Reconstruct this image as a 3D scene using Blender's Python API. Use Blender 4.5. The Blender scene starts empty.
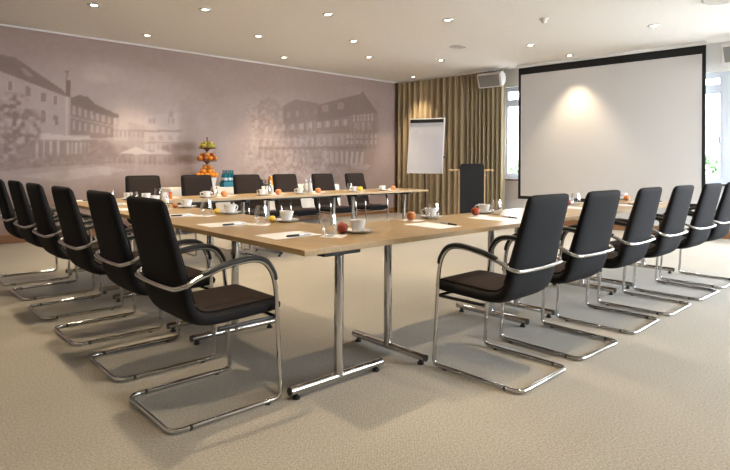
import bpy, bmesh, math, random
import numpy as np
from mathutils import Vector, Matrix

random.seed(7)
scene = bpy.context.scene
COL = scene.collection
R = math.radians

# ------------------------------------------------------------------ camera
# world axes: X runs along the two long table arms, Y across the room towards the mural wall
CAM_H, FPX, HORIZON, YAW = 1.12, 548.0, 164.0, R(47.5)
ROLL = R(0.25)
cam_data = bpy.data.cameras.new('camera')
cam = bpy.data.objects.new('camera', cam_data)
COL.objects.link(cam)
cam.location = (0, 0, CAM_H)
cam.rotation_euler = (Matrix.Rotation(YAW - R(90), 3, 'Z') @ Matrix.Rotation(R(90), 3, 'X') @ Matrix.Rotation(ROLL, 3, 'Z')).to_euler()
cam_data.sensor_width = 36
cam_data.lens = FPX / 730 * 36
cam_data.shift_y = -(235 - HORIZON) / 730
cam_data.clip_end = 200
scene.camera = cam

# ------------------------------------------------------------------ sky, exposure
world = bpy.data.worlds.new('overcast_sky')
scene.world = world
world.use_nodes = True
bg = world.node_tree.nodes['Background']
bg.inputs['Color'].default_value = (0.84, 0.92, 1.0, 1)
bg.inputs['Strength'].default_value = 22.5
vs = scene.view_settings
vs.view_transform = 'Standard'
vs.look = 'None'
vs.gamma = 1
vs.use_curve_mapping = False
vs.exposure = 0.95

LAMP_W = 92.0            # each recessed ceiling lamp
LAMP_COL = (1.0, 0.81, 0.56)
SCREEN_SIDE_COL = (1.0, 0.92, 0.82)

# ------------------------------------------------------------------ pixel helpers (direction only)
FW = (math.cos(YAW), math.sin(YAW)); RT = (math.sin(YAW), -math.cos(YAW))
def ray(x, y):
    dx, dy = x - 365, y - HORIZON; ca, sa = math.cos(ROLL), math.sin(ROLL)
    k = (dx * ca + dy * sa) / FPX
    return (FW[0] + k * RT[0], FW[1] + k * RT[1], (dx * sa - dy * ca) / FPX)
def on_v(x, y, v):
    r = ray(x, y); t = v / r[1]
    return (r[0] * t, v, CAM_H + r[2] * t)
def u_at(x, v):
    r = ray(x, 200); return r[0] / r[1] * v

# ------------------------------------------------------------------ materials
MATS = {}
def new_mat(name):
    m = bpy.data.materials.new(name); m.use_nodes = True
    MATS[name] = m
    nt = m.node_tree
    return m, nt, nt.nodes['Principled BSDF']
def mat(name, color, rough=0.5, metal=0.0, noise=0.0, nscale=20, bump=0.0, bscale=200, trans=0.0, ior=1.45, sheen=0.0, emit=None, estr=0, coat=0.0, spec=0.5):
    m, nt, b = new_mat(name)
    b.inputs['Base Color'].default_value = (*color, 1)
    b.inputs['Roughness'].default_value = rough
    b.inputs['Metallic'].default_value = metal
    b.inputs['Transmission Weight'].default_value = trans
    b.inputs['IOR'].default_value = ior
    b.inputs['Sheen Weight'].default_value = sheen
    b.inputs['Coat Weight'].default_value = coat
    b.inputs['Specular IOR Level'].default_value = spec
    if emit:
        b.inputs['Emission Color'].default_value = (*emit, 1)
        b.inputs['Emission Strength'].default_value = estr
    tc = nt.nodes.new('ShaderNodeTexCoord')
    if noise:
        n = nt.nodes.new('ShaderNodeTexNoise'); n.inputs['Scale'].default_value = nscale; n.inputs['Detail'].default_value = 4
        nt.links.new(tc.outputs['Object'], n.inputs['Vector'])
        mix = nt.nodes.new('ShaderNodeMix'); mix.data_type = 'RGBA'
        mix.inputs[6].default_value = (*[c * (1 - noise) for c in color], 1)
        mix.inputs[7].default_value = (*[min(1, c * (1 + noise)) for c in color], 1)
        nt.links.new(n.outputs['Fac'], mix.inputs[0])
        nt.links.new(mix.outputs[2], b.inputs['Base Color'])
    if bump:
        n2 = nt.nodes.new('ShaderNodeTexNoise'); n2.inputs['Scale'].default_value = bscale; n2.inputs['Detail'].default_value = 2
        nt.links.new(tc.outputs['Object'], n2.inputs['Vector'])
        bp = nt.nodes.new('ShaderNodeBump'); bp.inputs['Strength'].default_value = bump; bp.inputs['Distance'].default_value = 0.002
        nt.links.new(n2.outputs['Fac'], bp.inputs['Height'])
        nt.links.new(bp.outputs['Normal'], b.inputs['Normal'])
    return m

def wood_mat(name, dark, light, scale=(1.2, 14, 14), rough=0.35, coat=0.15):
    m, nt, b = new_mat(name)
    tc = nt.nodes.new('ShaderNodeTexCoord'); mp = nt.nodes.new('ShaderNodeMapping')
    mp.inputs['Scale'].default_value = scale
    nt.links.new(tc.outputs['Object'], mp.inputs['Vector'])
    n = nt.nodes.new('ShaderNodeTexNoise'); n.inputs['Scale'].default_value = 3.0; n.inputs['Detail'].default_value = 6; n.inputs['Roughness'].default_value = 0.65; n.inputs['Distortion'].default_value = 0.4
    nt.links.new(mp.outputs['Vector'], n.inputs['Vector'])
    cr = nt.nodes.new('ShaderNodeValToRGB')
    cr.color_ramp.elements[0].position = 0.3; cr.color_ramp.elements[0].color = (*dark, 1)
    cr.color_ramp.elements[1].position = 0.7; cr.color_ramp.elements[1].color = (*light, 1)
    nt.links.new(n.outputs['Fac'], cr.inputs['Fac'])
    nt.links.new(cr.outputs['Color'], b.inputs['Base Color'])
    b.inputs['Roughness'].default_value = rough
    b.inputs['Coat Weight'].default_value = coat
    b.inputs['Coat Roughness'].default_value = 0.25
    return m

wood_mat('oak', (0.275, 0.182, 0.080), (0.390, 0.266, 0.122))
wood_mat('oak_edge', (0.30, 0.175, 0.08), (0.42, 0.26, 0.125))
wood_mat('skirting_wood', (0.20, 0.09, 0.035), (0.30, 0.145, 0.06), scale=(1, 12, 12))
wood_mat('lectern_wood', (0.42, 0.25, 0.12), (0.56, 0.36, 0.18))
mat('chrome', (0.58, 0.58, 0.58), 0.08, 1.0)
mat('satin_steel', (0.55, 0.55, 0.55), 0.28, 1.0)
mat('chair_fabric', (0.0085, 0.008, 0.009), 0.85, bump=0.4, bscale=900, spec=0.25)
mat('cushion_fabric', (0.024, 0.016, 0.013), 0.9, bump=0.4, bscale=900, spec=0.25)
mat('black_plastic', (0.012, 0.012, 0.012), 0.35)
mat('black_felt', (0.008, 0.008, 0.009), 0.9, bump=0.3, bscale=600)
mat('white_paint', (0.72, 0.71, 0.70), 0.6)
mat('window_frame_white', (0.45, 0.48, 0.53), 0.4)
mat('wall_plain', (0.62, 0.60, 0.575), 0.85, noise=0.03, nscale=6)
mat('wall_beige', (0.55, 0.46, 0.37), 0.85, noise=0.03, nscale=6)
mat('screen_canvas', (0.56, 0.537, 0.515), 0.9, noise=0.01, nscale=3)
mat('screen_border', (0.008, 0.008, 0.008), 0.8)
mat('ceramic', (0.70, 0.70, 0.70), 0.15, coat=0.3)
mat('paper', (0.72, 0.72, 0.73), 0.7)
mat('flip_paper', (0.48, 0.47, 0.50), 0.75)
mat('napkin', (0.70, 0.69, 0.68), 0.9, bump=0.3, bscale=300)
mat('table_linen', (0.80, 0.77, 0.73), 0.9, bump=0.3, bscale=80)
mat('lamp_glow', (1, 1, 1), 0.5, emit=(1.0, 0.88, 0.70), estr=18)
mat('grille_grey', (0.20, 0.19, 0.18), 0.7, bump=0.5, bscale=500)
mat('disc_grey', (0.50, 0.46, 0.41), 0.7)
mat('sensor_white', (0.62, 0.60, 0.57), 0.5)
mat('orange_peel', (0.80, 0.28, 0.02), 0.45, noise=0.15, nscale=30, bump=0.4, bscale=300)
mat('apple_red', (0.30, 0.05, 0.025), 0.3, noise=0.6, nscale=25)
mat('apple_orange', (0.55, 0.21, 0.07), 0.32, noise=0.45, nscale=25)
mat('apple_yellow', (0.72, 0.50, 0.07), 0.3, noise=0.25, nscale=25)
mat('pear_green', (0.42, 0.40, 0.06), 0.4, noise=0.3, nscale=25)
mat('plum_red', (0.40, 0.10, 0.02), 0.35, noise=0.3, nscale=25)
mat('fruit_stem', (0.06, 0.035, 0.015), 0.8)
mat('teal_glass', (0.02, 0.22, 0.32), 0.12, trans=0.25)
mat('teal_crate', (0.015, 0.17, 0.26), 0.4)
mat('bottle_label', (0.55, 0.66, 0.72), 0.6)
mat('juice', (0.75, 0.33, 0.015), 0.25)
mat('red_lid', (0.55, 0.04, 0.015), 0.4)
mat('jam', (0.60, 0.16, 0.02), 0.25)
mat('brass_dark', (0.20, 0.10, 0.04), 0.35, 0.7)
mat('leaf', (0.035, 0.085, 0.02), 0.6, noise=0.5, nscale=3)
mat('bark', (0.10, 0.075, 0.05), 0.9)
mat('facade', (0.72, 0.70, 0.68), 0.9, noise=0.06, nscale=3)
mat('facade_pane', (0.05, 0.06, 0.07), 0.15)
mat('roof_slate', (0.12, 0.11, 0.11), 0.8)
mat('outdoor_paving', (0.52, 0.51, 0.50), 0.9, noise=0.1, nscale=4)
mat('sill_wood', (0.13, 0.085, 0.06), 0.4)

def glass_mat(name, thin=False, edge=0.55, blend=0.18):
    m, nt, b = new_mat(name)
    out = nt.nodes['Material Output']
    if thin:
        tr = nt.nodes.new('ShaderNodeBsdfTransparent'); gl = nt.nodes.new('ShaderNodeBsdfGlossy')
        gl.inputs['Roughness'].default_value = 0.02
        lw = nt.nodes.new('ShaderNodeLayerWeight'); lw.inputs['Blend'].default_value = blend
        fr = nt.nodes.new('ShaderNodeMath'); fr.operation = 'MULTIPLY_ADD'; fr.inputs[1].default_value = edge; fr.inputs[2].default_value = 0.03; fr.use_clamp = True
        nt.links.new(lw.outputs['Facing'], fr.inputs[0])
        mx = nt.nodes.new('ShaderNodeMixShader')
        nt.links.new(fr.outputs[0], mx.inputs[0]); nt.links.new(tr.outputs[0], mx.inputs[1]); nt.links.new(gl.outputs[0], mx.inputs[2])
        nt.links.new(mx.outputs[0], out.inputs['Surface'])
    else:
        b.inputs['Base Color'].default_value = (0.97, 0.98, 0.98, 1)
        b.inputs['Roughness'].default_value = 0.01
        b.inputs['Transmission Weight'].default_value = 1.0
        b.inputs['IOR'].default_value = 1.45
        tr = nt.nodes.new('ShaderNodeBsdfTransparent'); mx = nt.nodes.new('ShaderNodeMixShader'); mx.inputs[0].default_value = 0.35
        nt.links.new(tr.outputs[0], mx.inputs[1]); nt.links.new(b.outputs[0], mx.inputs[2]); nt.links.new(mx.outputs[0], out.inputs['Surface'])
glass_mat('pane_glass', True)
glass_mat('drinking_glass', True, 0.72, 0.40)

# carpet: fine woven loop with slow tonal drift
m, nt, b = new_mat('carpet')
tc = nt.nodes.new('ShaderNodeTexCoord')
n1 = nt.nodes.new('ShaderNodeTexNoise'); n1.inputs['Scale'].default_value = 110; n1.inputs['Detail'].default_value = 3
n2 = nt.nodes.new('ShaderNodeTexNoise'); n2.inputs['Scale'].default_value = 1.3; n2.inputs['Detail'].default_value = 3
mp = nt.nodes.new('ShaderNodeMapping'); mp.inputs['Scale'].default_value = (0.25, 2.2, 1)
n3 = nt.nodes.new('ShaderNodeTexNoise'); n3.inputs['Scale'].default_value = 1.6; n3.inputs['Detail'].default_value = 2
for n in (n1, n2): nt.links.new(tc.outputs['Object'], n.inputs['Vector'])
nt.links.new(tc.outputs['Object'], mp.inputs['Vector']); nt.links.new(mp.outputs[0], n3.inputs['Vector'])
cr = nt.nodes.new('ShaderNodeValToRGB')
cr.color_ramp.elements[0].position = 0.32; cr.color_ramp.elements[0].color = (0.200, 0.177, 0.141, 1)
cr.color_ramp.elements[1].position = 0.68; cr.color_ramp.elements[1].color = (0.352, 0.318, 0.262, 1)
ad = nt.nodes.new('ShaderNodeMath'); ad.operation = 'MULTIPLY_ADD'; ad.inputs[1].default_value = 0.10; ad.inputs[2].default_value = -0.05
ad2 = nt.nodes.new('ShaderNodeMath'); ad2.operation = 'ADD'
ad3 = nt.nodes.new('ShaderNodeMath'); ad3.operation = 'MULTIPLY_ADD'; ad3.inputs[1].default_value = 0.08; ad3.inputs[2].default_value = -0.04
ad4 = nt.nodes.new('ShaderNodeMath'); ad4.operation = 'ADD'
nt.links.new(n2.outputs['Fac'], ad.inputs[0]); nt.links.new(n1.outputs['Fac'], ad2.inputs[0]); nt.links.new(ad.outputs[0], ad2.inputs[1])
nt.links.new(n3.outputs['Fac'], ad3.inputs[0]); nt.links.new(ad2.outputs[0], ad4.inputs[0]); nt.links.new(ad3.outputs[0], ad4.inputs[1])
sp_ = nt.nodes.new('ShaderNodeSeparateXYZ'); nt.links.new(tc.outputs['Object'], sp_.inputs[0])
sn_ = []
for ax_ in (0, 1):
    mu_ = nt.nodes.new('ShaderNodeMath'); mu_.operation = 'MULTIPLY'; mu_.inputs[1].default_value = 2 * math.pi / 0.016
    si_ = nt.nodes.new('ShaderNodeMath'); si_.operation = 'SINE'
    nt.links.new(sp_.outputs[ax_], mu_.inputs[0]); nt.links.new(mu_.outputs[0], si_.inputs[0]); sn_.append(si_)
wv = nt.nodes.new('ShaderNodeMath'); wv.operation = 'MULTIPLY'
nt.links.new(sn_[0].outputs[0], wv.inputs[0]); nt.links.new(sn_[1].outputs[0], wv.inputs[1])
wv2 = nt.nodes.new('ShaderNodeMath'); wv2.operation = 'MULTIPLY_ADD'; wv2.inputs[1].default_value = 0.08
nt.links.new(wv.outputs[0], wv2.inputs[0]); nt.links.new(ad4.outputs[0], wv2.inputs[2])
nt.links.new(wv2.outputs[0], cr.inputs['Fac']); nt.links.new(cr.outputs['Color'], b.inputs['Base Color'])
b.inputs['Roughness'].default_value = 0.9; b.inputs['Sheen Weight'].default_value = 0.1
bp = nt.nodes.new('ShaderNodeBump'); bp.inputs['Strength'].default_value = 0.35; bp.inputs['Distance'].default_value = 0.002
nt.links.new(n1.outputs['Fac'], bp.inputs['Height']); nt.links.new(bp.outputs['Normal'], b.inputs['Normal'])

# ceiling: perforated acoustic board
m, nt, b = new_mat('ceiling_board')
tc = nt.nodes.new('ShaderNodeTexCoord'); sp = nt.nodes.new('ShaderNodeSeparateXYZ')
nt.links.new(tc.outputs['Object'], sp.inputs[0])
sins = []
for ax in (0, 1):
    mu = nt.nodes.new('ShaderNodeMath'); mu.operation = 'MULTIPLY'; mu.inputs[1].default_value = 2 * math.pi / 0.03
    sn = nt.nodes.new('ShaderNodeMath'); sn.operation = 'SINE'
    nt.links.new(sp.outputs[ax], mu.inputs[0]); nt.links.new(mu.outputs[0], sn.inputs[0]); sins.append(sn)
pr = nt.nodes.new('ShaderNodeMath'); pr.operation = 'ADD'
nt.links.new(sins[0].outputs[0], pr.inputs[0]); nt.links.new(sins[1].outputs[0], pr.inputs[1])
gt = nt.nodes.new('ShaderNodeMath'); gt.operation = 'GREATER_THAN'; gt.inputs[1].default_value = 1.35
nt.links.new(pr.outputs[0], gt.inputs[0])
mx = nt.nodes.new('ShaderNodeMix'); mx.data_type = 'RGBA'
mx.inputs[6].default_value = (0.82, 0.79, 0.745, 1); mx.inputs[7].default_value = (0.52, 0.49, 0.46, 1)
nt.links.new(gt.outputs[0], mx.inputs[0]); nt.links.new(mx.outputs[2], b.inputs['Base Color'])
b.inputs['Roughness'].default_value = 0.9

# curtain cloth
m = mat('curtain_cloth', (0.30, 0.224, 0.128), 0.8, noise=0.12, nscale=40, bump=0.3, bscale=400, sheen=0.2)
mat('curtain_cloth_plain', (0.28, 0.222, 0.132), 0.8, noise=0.12, nscale=40, bump=0.3, bscale=400, sheen=0.2)

# ------------------------------------------------------------------ mesh helpers
class MB:
    def __init__(self): self.v = []; self.f = []
    def add(self, verts, faces):
        o = len(self.v); self.v += [tuple(p) for p in verts]; self.f += [tuple(i + o for i in f) for f in faces]; return self
    def box(self, x0, y0, z0, x1, y1, z1):
        return self.add([(x0,y0,z0),(x1,y0,z0),(x1,y1,z0),(x0,y1,z0),(x0,y0,z1),(x1,y0,z1),(x1,y1,z1),(x0,y1,z1)],
                        [(3,2,1,0),(4,5,6,7),(0,1,5,4),(1,2,6,5),(2,3,7,6),(3,0,4,7)])
    def loft(self, rings, cap=True, closed=False):
        n = len(rings[0]); vs_ = [p for r in rings for p in r]; fs = []
        m_ = len(rings)
        for i in range(m_ if closed else m_ - 1):
            a = i * n; b_ = ((i + 1) % m_) * n
            for j in range(n):
                k = (j + 1) % n
                fs.append((a + j, a + k, b_ + k, b_ + j))
        if cap and not closed:
            fs.append(tuple(range(n - 1, -1, -1))); fs.append(tuple((m_ - 1) * n + j for j in range(n)))
        return self.add(vs_, fs)
    def lathe(self, prof, n=20, c=(0, 0, 0)):
        # prof: (r, z) list, r = 0 ends close on the axis
        vs_ = []; fs = []; idx = []
        for r, z in prof:
            if r <= 1e-6:
                idx.append([len(vs_)]); vs_.append((c[0], c[1], c[2] + z))
            else:
                st = len(vs_); idx.append(list(range(st, st + n)))
                for j in range(n):
                    t = 2 * math.pi * j / n
                    vs_.append((c[0] + r * math.cos(t), c[1] + r * math.sin(t), c[2] + z))
        for a, b_ in zip(idx[:-1], idx[1:]):
            for j in range(n):
                k = (j + 1) % n
                if len(a) == 1 and len(b_) == 1: continue
                if len(a) == 1: fs.append((a[0], b_[k], b_[j]))
                elif len(b_) == 1: fs.append((a[j], a[k], b_[0]))
                else: fs.append((a[j], a[k], b_[k], b_[j]))
        return self.add(vs_, fs)
    def tube(self, pts, r, n=10, closed=False, cap=True):
        pts = [Vector(p) for p in pts]; m_ = len(pts); rings = []
        prev = None
        for i, p in enumerate(pts):
            if closed: t = pts[(i + 1) % m_] - pts[i - 1]
            else: t = pts[min(i + 1, m_ - 1)] - pts[max(i - 1, 0)]
            t.normalize()
            if prev is None:
                up = Vector((0, 0, 1)) if abs(t.z) < 0.9 else Vector((0, 1, 0))
                a = t.cross(up).normalized()
            else:
                a = (prev - t * prev.dot(t)).normalized()
            prev = a; b_ = t.cross(a)
            rr = r[i] if isinstance(r, (list, tuple)) else r
            rings.append([p + (a * math.cos(q) + b_ * math.sin(q)) * rr for q in [2 * math.pi * j / n for j in range(n)]])
        return self.loft(rings, cap=cap, closed=closed)
    def obj(self, name, material, parent=None, smooth=True, bevel=0.0, angle=40):
        me = bpy.data.meshes.new(name); me.from_pydata(self.v, [], self.f); me.update()
        bm = bmesh.new(); bm.from_mesh(me)
        if bevel:
            bmesh.ops.bevel(bm, geom=list(bm.edges), offset=bevel, segments=2, affect='EDGES', profile=0.6)
        bmesh.ops.recalc_face_normals(bm, faces=bm.faces)
        if smooth:
            for f in bm.faces: f.smooth = True
            for e in bm.edges:
                if len(e.link_faces) == 2 and e.calc_face_angle(0) > R(angle): e.smooth = False
        bm.to_mesh(me); bm.free()
        me.materials.append(MATS[material])
        o = bpy.data.objects.new(name, me); COL.objects.link(o)
        if parent: o.parent = parent
        return o

def fillet(pts, r, seg=6):
    pts = [Vector(p) for p in pts]; out = [pts[0]]
    for i in range(1, len(pts) - 1):
        p = pts[i]; a = pts[i - 1] - p; c = pts[i + 1] - p
        d = min(r, a.length * 0.49, c.length * 0.49)
        a = p + a.normalized() * d; c = p + c.normalized() * d
        for k in range(seg + 1):
            t = k / seg
            out.append(a * (1 - t) ** 2 + p * 2 * t * (1 - t) + c * t * t)
    out.append(pts[-1]); return out
def smoothpath(pts, sub=5):
    P = [Vector(p) for p in pts]; out = []
    for i in range(len(P) - 1):
        p0 = P[max(i - 1, 0)]; p1 = P[i]; p2 = P[i + 1]; p3 = P[min(i + 2, len(P) - 1)]
        for k in range(sub):
            t = k / sub
            out.append(0.5 * ((2 * p1) + (p2 - p0) * t + (2 * p0 - 5 * p1 + 4 * p2 - p3) * t * t + (3 * p1 - p0 - 3 * p2 + p3) * t ** 3))
    out.append(P[-1]); return out

def thing(name, label, cat, loc=(0, 0, 0), rotz=0, group=None):
    o = bpy.data.objects.new(name, None); COL.objects.link(o)
    o.empty_display_size = 0.1
    o.location = loc; o.rotation_euler = (0, 0, rotz)
    return tag(o, label, cat, group)
def tag(o, label, cat, group=None):
    o['label'] = label; o['category'] = cat
    if group: o['group'] = group
    return o
def struct(o, label, cat='structure'):
    o['kind'] = 'structure'; o['label'] = label; o['category'] = cat; return o
def copy_tree(o, parent=None):
    c = o.copy(); COL.objects.link(c)
    if parent: c.parent = parent
    for ch in list(o.children): copy_tree(ch, c)
    return c
class Proto:
    """build once, then hand out the first build and copies of it"""
    def __init__(self, fn): self.fn = fn; self.root = None
    def put(self, loc, rotz, label, group=None, scale=None):
        if self.root is None:
            self.root = o = self.fn()
        else:
            o = copy_tree(self.root)
        o.location = loc; o.rotation_euler = (0, 0, rotz); o['label'] = label
        if group: o['group'] = group
        if scale: o.scale = (scale,) * 3
        return o

# ================================================================== SETTING
VW = 8.90                   # mural wall
HC = 3.015                  # ceiling height
CORNER = (9.256, VW)
SKEW = R(4.1)               # the window wall is not quite square to the mural wall
WROT = -R(90) + SKEW        # local +x runs along the window wall from the corner, local +y points outdoors
U0, V0 = -1.6, -2.6

f = MB().box(U0 - .2, V0 - .2, -0.1, 10.6, VW + .2, 0).obj('floor', 'carpet', smooth=False)
struct(f, 'beige woven carpet floor', 'floor')
c = MB().box(U0 - .2, V0 - .2, HC, 10.6, VW + .2, HC + 0.12).obj('ceiling', 'ceiling_board', smooth=False)
struct(c, 'pale perforated acoustic ceiling', 'ceiling')
wb = MB().box(U0 - .2, VW, 0, 9.6, VW + .2, HC).obj('wall_back', 'wall_beige', smooth=False)
struct(wb, 'wall covered by a sepia photo mural of old houses', 'wall')
wl = MB().box(U0 - .2, V0 - .2, 0, U0, VW + .2, HC).obj('wall_left', 'wall_beige', smooth=False)
struct(wl, 'plain beige side wall', 'wall')
FWIN = [(4.4, 6.6), (7.2, 9.4)]; FZ0, FZ1 = .84, 2.57
mb = MB(); s = U0 - .2
for a, b_ in FWIN:
    mb.box(s, V0 - .2, 0, a, V0, HC); mb.box(a, V0 - .2, 0, b_, V0, FZ0); mb.box(a, V0 - .2, FZ1, b_, V0, HC); s = b_
mb.box(s, V0 - .2, 0, 10.6, V0, HC)
wf = mb.obj('wall_front', 'wall_beige', smooth=False)
struct(wf, 'plain beige wall facing the mural', 'wall')
bb = MB().box(U0, VW - .022, 0, 9.24, VW - .002, .125).obj('baseboard_back', 'skirting_wood', smooth=False, bevel=.003)
struct(bb, 'brown wooden skirting under the mural', 'baseboard')
t1 = MB().box(U0, VW - .025, HC - .022, 9.24, VW - .002, HC - .002).obj('trim_1', 'white_paint', smooth=False)
struct(t1, 'thin white strip between mural and ceiling', 'trim')

# window wall with real openings
WIN = [(2.62, 4.55, 0.84, 2.66, 2.36, [3.62]), (5.25, 7.70, 0.84, 2.57, 2.33, [6.46]), (8.35, 10.8, 0.84, 2.57, 2.33, [9.56])]
WLEN, WT = 11.7, 0.30
mb = MB(); s = -0.4
for (a, b_, z0, z1, zt, mu) in WIN:
    mb.box(s, 0, 0, a, WT, HC); mb.box(a, 0, 0, b_, WT, z0); mb.box(a, 0, z1, b_, WT, HC); s = b_
mb.box(s, 0, 0, WLEN, WT, HC)
def wall_place(o, x=0, y=0, z=0):
    d = Vector((math.cos(WROT), math.sin(WROT))); n = Vector((-math.sin(WROT), math.cos(WROT)))
    o.location = (CORNER[0] + d.x * x + n.x * y, CORNER[1] + d.y * x + n.y * y, z); o.rotation_euler = (0, 0, WROT); return o
wr = wall_place(mb.obj('wall_right', 'wall_plain', smooth=False)); struct(wr, 'pale grey window wall behind the projection screen', 'wall')
br = wall_place(MB().box(0.02, -.022, 0, WLEN - .3, -.002, .125).obj('baseboard_right', 'skirting_wood', smooth=False, bevel=.003))
struct(br, 'brown wooden skirting under the windows', 'baseboard')
for i, (a, b_, z0, z1, zt, mu) in enumerate(WIN):
    w = bpy.data.objects.new('window_%d' % (i + 1), None); COL.objects.link(w); wall_place(w)
    struct(w, ['white framed window beside the curtain', 'white framed window beside the ceiling loudspeaker, away from the curtain', 'white framed window farthest from the curtain'][i], 'window')
    y0, y1 = .10, .17
    fr = MB()
    fr.box(a, y0, z0, a + .06, y1, z1).box(b_ - .06, y0, z0, b_, y1, z1).box(a, y0, z1 - .06, b_, y1, z1).box(a, y0, z0, b_, y1, z0 + .06)
    fr.box(a + .06, y0, zt - .035, b_ - .06, y1, zt + .035)
    fr.obj('window_frame', 'window_frame_white', w, smooth=False)
    edges = [a + .06] + mu + [b_ - .06]
    for m_ in mu: MB().box(m_ - .045, y0 - .01, z0 + .06, m_ + .045, y1, z1 - .06).obj('mullion', 'window_frame_white', w, smooth=False, bevel=.004)
    for k in range(len(edges) - 1):
        e0, e1 = edges[k] + (.045 if k else 0), edges[k + 1] - (.045 if k < len(mu) else 0)
        for (q0, q1) in ((z0 + .06, zt - .035), (zt + .035, z1 - .06)):
            cs = MB(); t_ = .05
            cs.box(e0, y0 + .01, q0, e0 + t_, y1 - .01, q1).box(e1 - t_, y0 + .01, q0, e1, y1 - .01, q1)
            cs.box(e0 + t_, y0 + .01, q0, e1 - t_, y1 - .01, q0 + (t_ if q0 < 2 else .025)).box(e0 + t_, y0 + .01, q1 - (t_ if q0 < 2 else .025), e1 - t_, y1 - .01, q1)
            cso = cs.obj('sash', 'window_frame_white', w, smooth=False)
            MB().box(e0 + t_, .133, q0 + .02, e1 - t_, .139, q1 - .02).obj('pane', 'pane_glass', cso, smooth=False)
    MB().box(a - .04, -.06, z0 - .035, b_ + .04, .10, z0 - .001).obj('window_sill', 'sill_wood', w, smooth=False, bevel=.004)
    hx = mu[0] - .09
    MB().box(hx - .012, y0 - .05, 1.45, hx + .012, y0 - .035, 1.58).box(hx - .01, y0 - .04, 1.55, hx + .01, y0 + .012, 1.57).obj('handle', 'satin_steel', w, smooth=False)
    # portal: guides the sampling of sky light through this opening, emits nothing itself
    pl = bpy.data.lights.new('window_portal', 'AREA'); pl.shape = 'RECTANGLE'; pl.size = b_ - a; pl.size_y = z1 - z0
    pl.cycles.is_portal = True
    po = bpy.data.objects.new('window_portal', pl); COL.objects.link(po)
    wall_place(po, (a + b_) / 2, .32, (z0 + z1) / 2)
    po.rotation_euler = (R(-90), 0, WROT)       # points indoors

for i, (a, b_) in enumerate(FWIN):
    w = bpy.data.objects.new('window_%d' % (i + 4), None); COL.objects.link(w)
    struct(w, 'white framed window in the wall facing the mural', 'window')
    fr = MB(); y0, y1 = V0 - .14, V0 - .08
    fr.box(a, y0, FZ0, a + .07, y1, FZ1).box(b_ - .07, y0, FZ0, b_, y1, FZ1).box(a, y0, FZ1 - .07, b_, y1, FZ1).box(a, y0, FZ0, b_, y1, FZ0 + .07).box((a + b_) / 2 - .05, y0, FZ0, (a + b_) / 2 + .05, y1, FZ1)
    fr.obj('window_frame', 'window_frame_white', w, smooth=False)
    for e0, e1 in ((a + .07, (a + b_) / 2 - .05), ((a + b_) / 2 + .05, b_ - .07)): MB().box(e0, V0 - .113, FZ0 + .07, e1, V0 - .107, FZ1 - .07).obj('pane', 'pane_glass', w, smooth=False)
    pl = bpy.data.lights.new('window_portal', 'AREA'); pl.shape = 'RECTANGLE'; pl.size = b_ - a; pl.size_y = FZ1 - FZ0; pl.cycles.is_portal = True
    po = bpy.data.objects.new('window_portal', pl); COL.objects.link(po); po.location = ((a + b_) / 2, V0 - .21, (FZ0 + FZ1) / 2); po.rotation_euler = (R(90), 0, 0)

# ------------------------------------------------------------------ mural print (flat wallpaper, colours drawn here)
NU, NZ = 680, 186
us = np.linspace(U0, 9.24, NU); zs = np.linspace(0.13, HC - .024, NZ)
UU, ZZ = np.meshgrid(us, zs)
tone = np.full((NZ, NU), 0.42)
def PX(x, y): p = on_v(x, y, VW); return (p[0], p[2])
# photo coordinates of every grid point (only used to draw the print at the right place on the wall)
rr_ = np.random.RandomState(3)
def smooth_noise(su, sz):
    gu, gz = int(10.9 / su) + 3, int(3.1 / sz) + 3
    g = rr_.rand(gz, gu); fu = (UU - U0) / su; fz = ZZ / sz
    iu = fu.astype(int); iz = fz.astype(int); a = fu - iu; b_ = fz - iz
    a = a * a * (3 - 2 * a); b_ = b_ * b_ * (3 - 2 * b_)
    return (g[iz, iu] * (1 - a) + g[iz, iu + 1] * a) * (1 - b_) + (g[iz + 1, iu] * (1 - a) + g[iz + 1, iu + 1] * a) * b_
def poly_mask(pts):
    P = [PX(*p) for p in pts]; ins = np.zeros(UU.shape, bool)
    for i in range(len(P)):
        (x0, y0), (x1, y1) = P[i], P[i - 1]
        if abs(y1 - y0) < 1e-9: continue
        ins ^= ((y0 > ZZ) != (y1 > ZZ)) & (UU < (x1 - x0) * (ZZ - y0) / (y1 - y0) + x0)
    return ins
def fill(pts, t, a=1.0):
    m_ = poly_mask(pts); tone[m_] = tone[m_] * (1 - a) + t * a
def blob(x, y, rx, ry, t, a, nz=None):
    c_ = PX(x, y); ex = PX(x + rx, y); ey = PX(x, y - ry)
    d = ((UU - c_[0]) / abs(ex[0] - c_[0])) ** 2 + ((ZZ - c_[1]) / abs(ey[1] - c_[1])) ** 2
    w_ = np.clip(1.3 - d, 0, 1) * a
    if nz is not None: w_ = w_ * nz
    tone[:] = tone * (1 - w_) + t * w_
def rows(q, nx, nz, fx, fz, t, a):
    # q: quad (tl, tr, br, bl) in photo px holding nx x nz windows
    tl, tr, br_, bl = [Vector(p) for p in q]
    L = lambda s_, r_: (tl * (1 - s_) + tr * s_) * (1 - r_) + (bl * (1 - s_) + br_ * s_) * r_
    for i in range(nx):
        for j in range(nz):
            s0, s1 = (i + .5 - fx / 2) / nx, (i + .5 + fx / 2) / nx; r0, r1 = (j + .5 - fz / 2) / nz, (j + .5 + fz / 2) / nz
            fill([L(s0, r0), L(s1, r0), L(s1, r1), L(s0, r1)], t, a)
nf = smooth_noise(.035, .035)
ns, nm, nl = smooth_noise(.05, .05), smooth_noise(.13, .10), smooth_noise(.5, .3)
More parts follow.
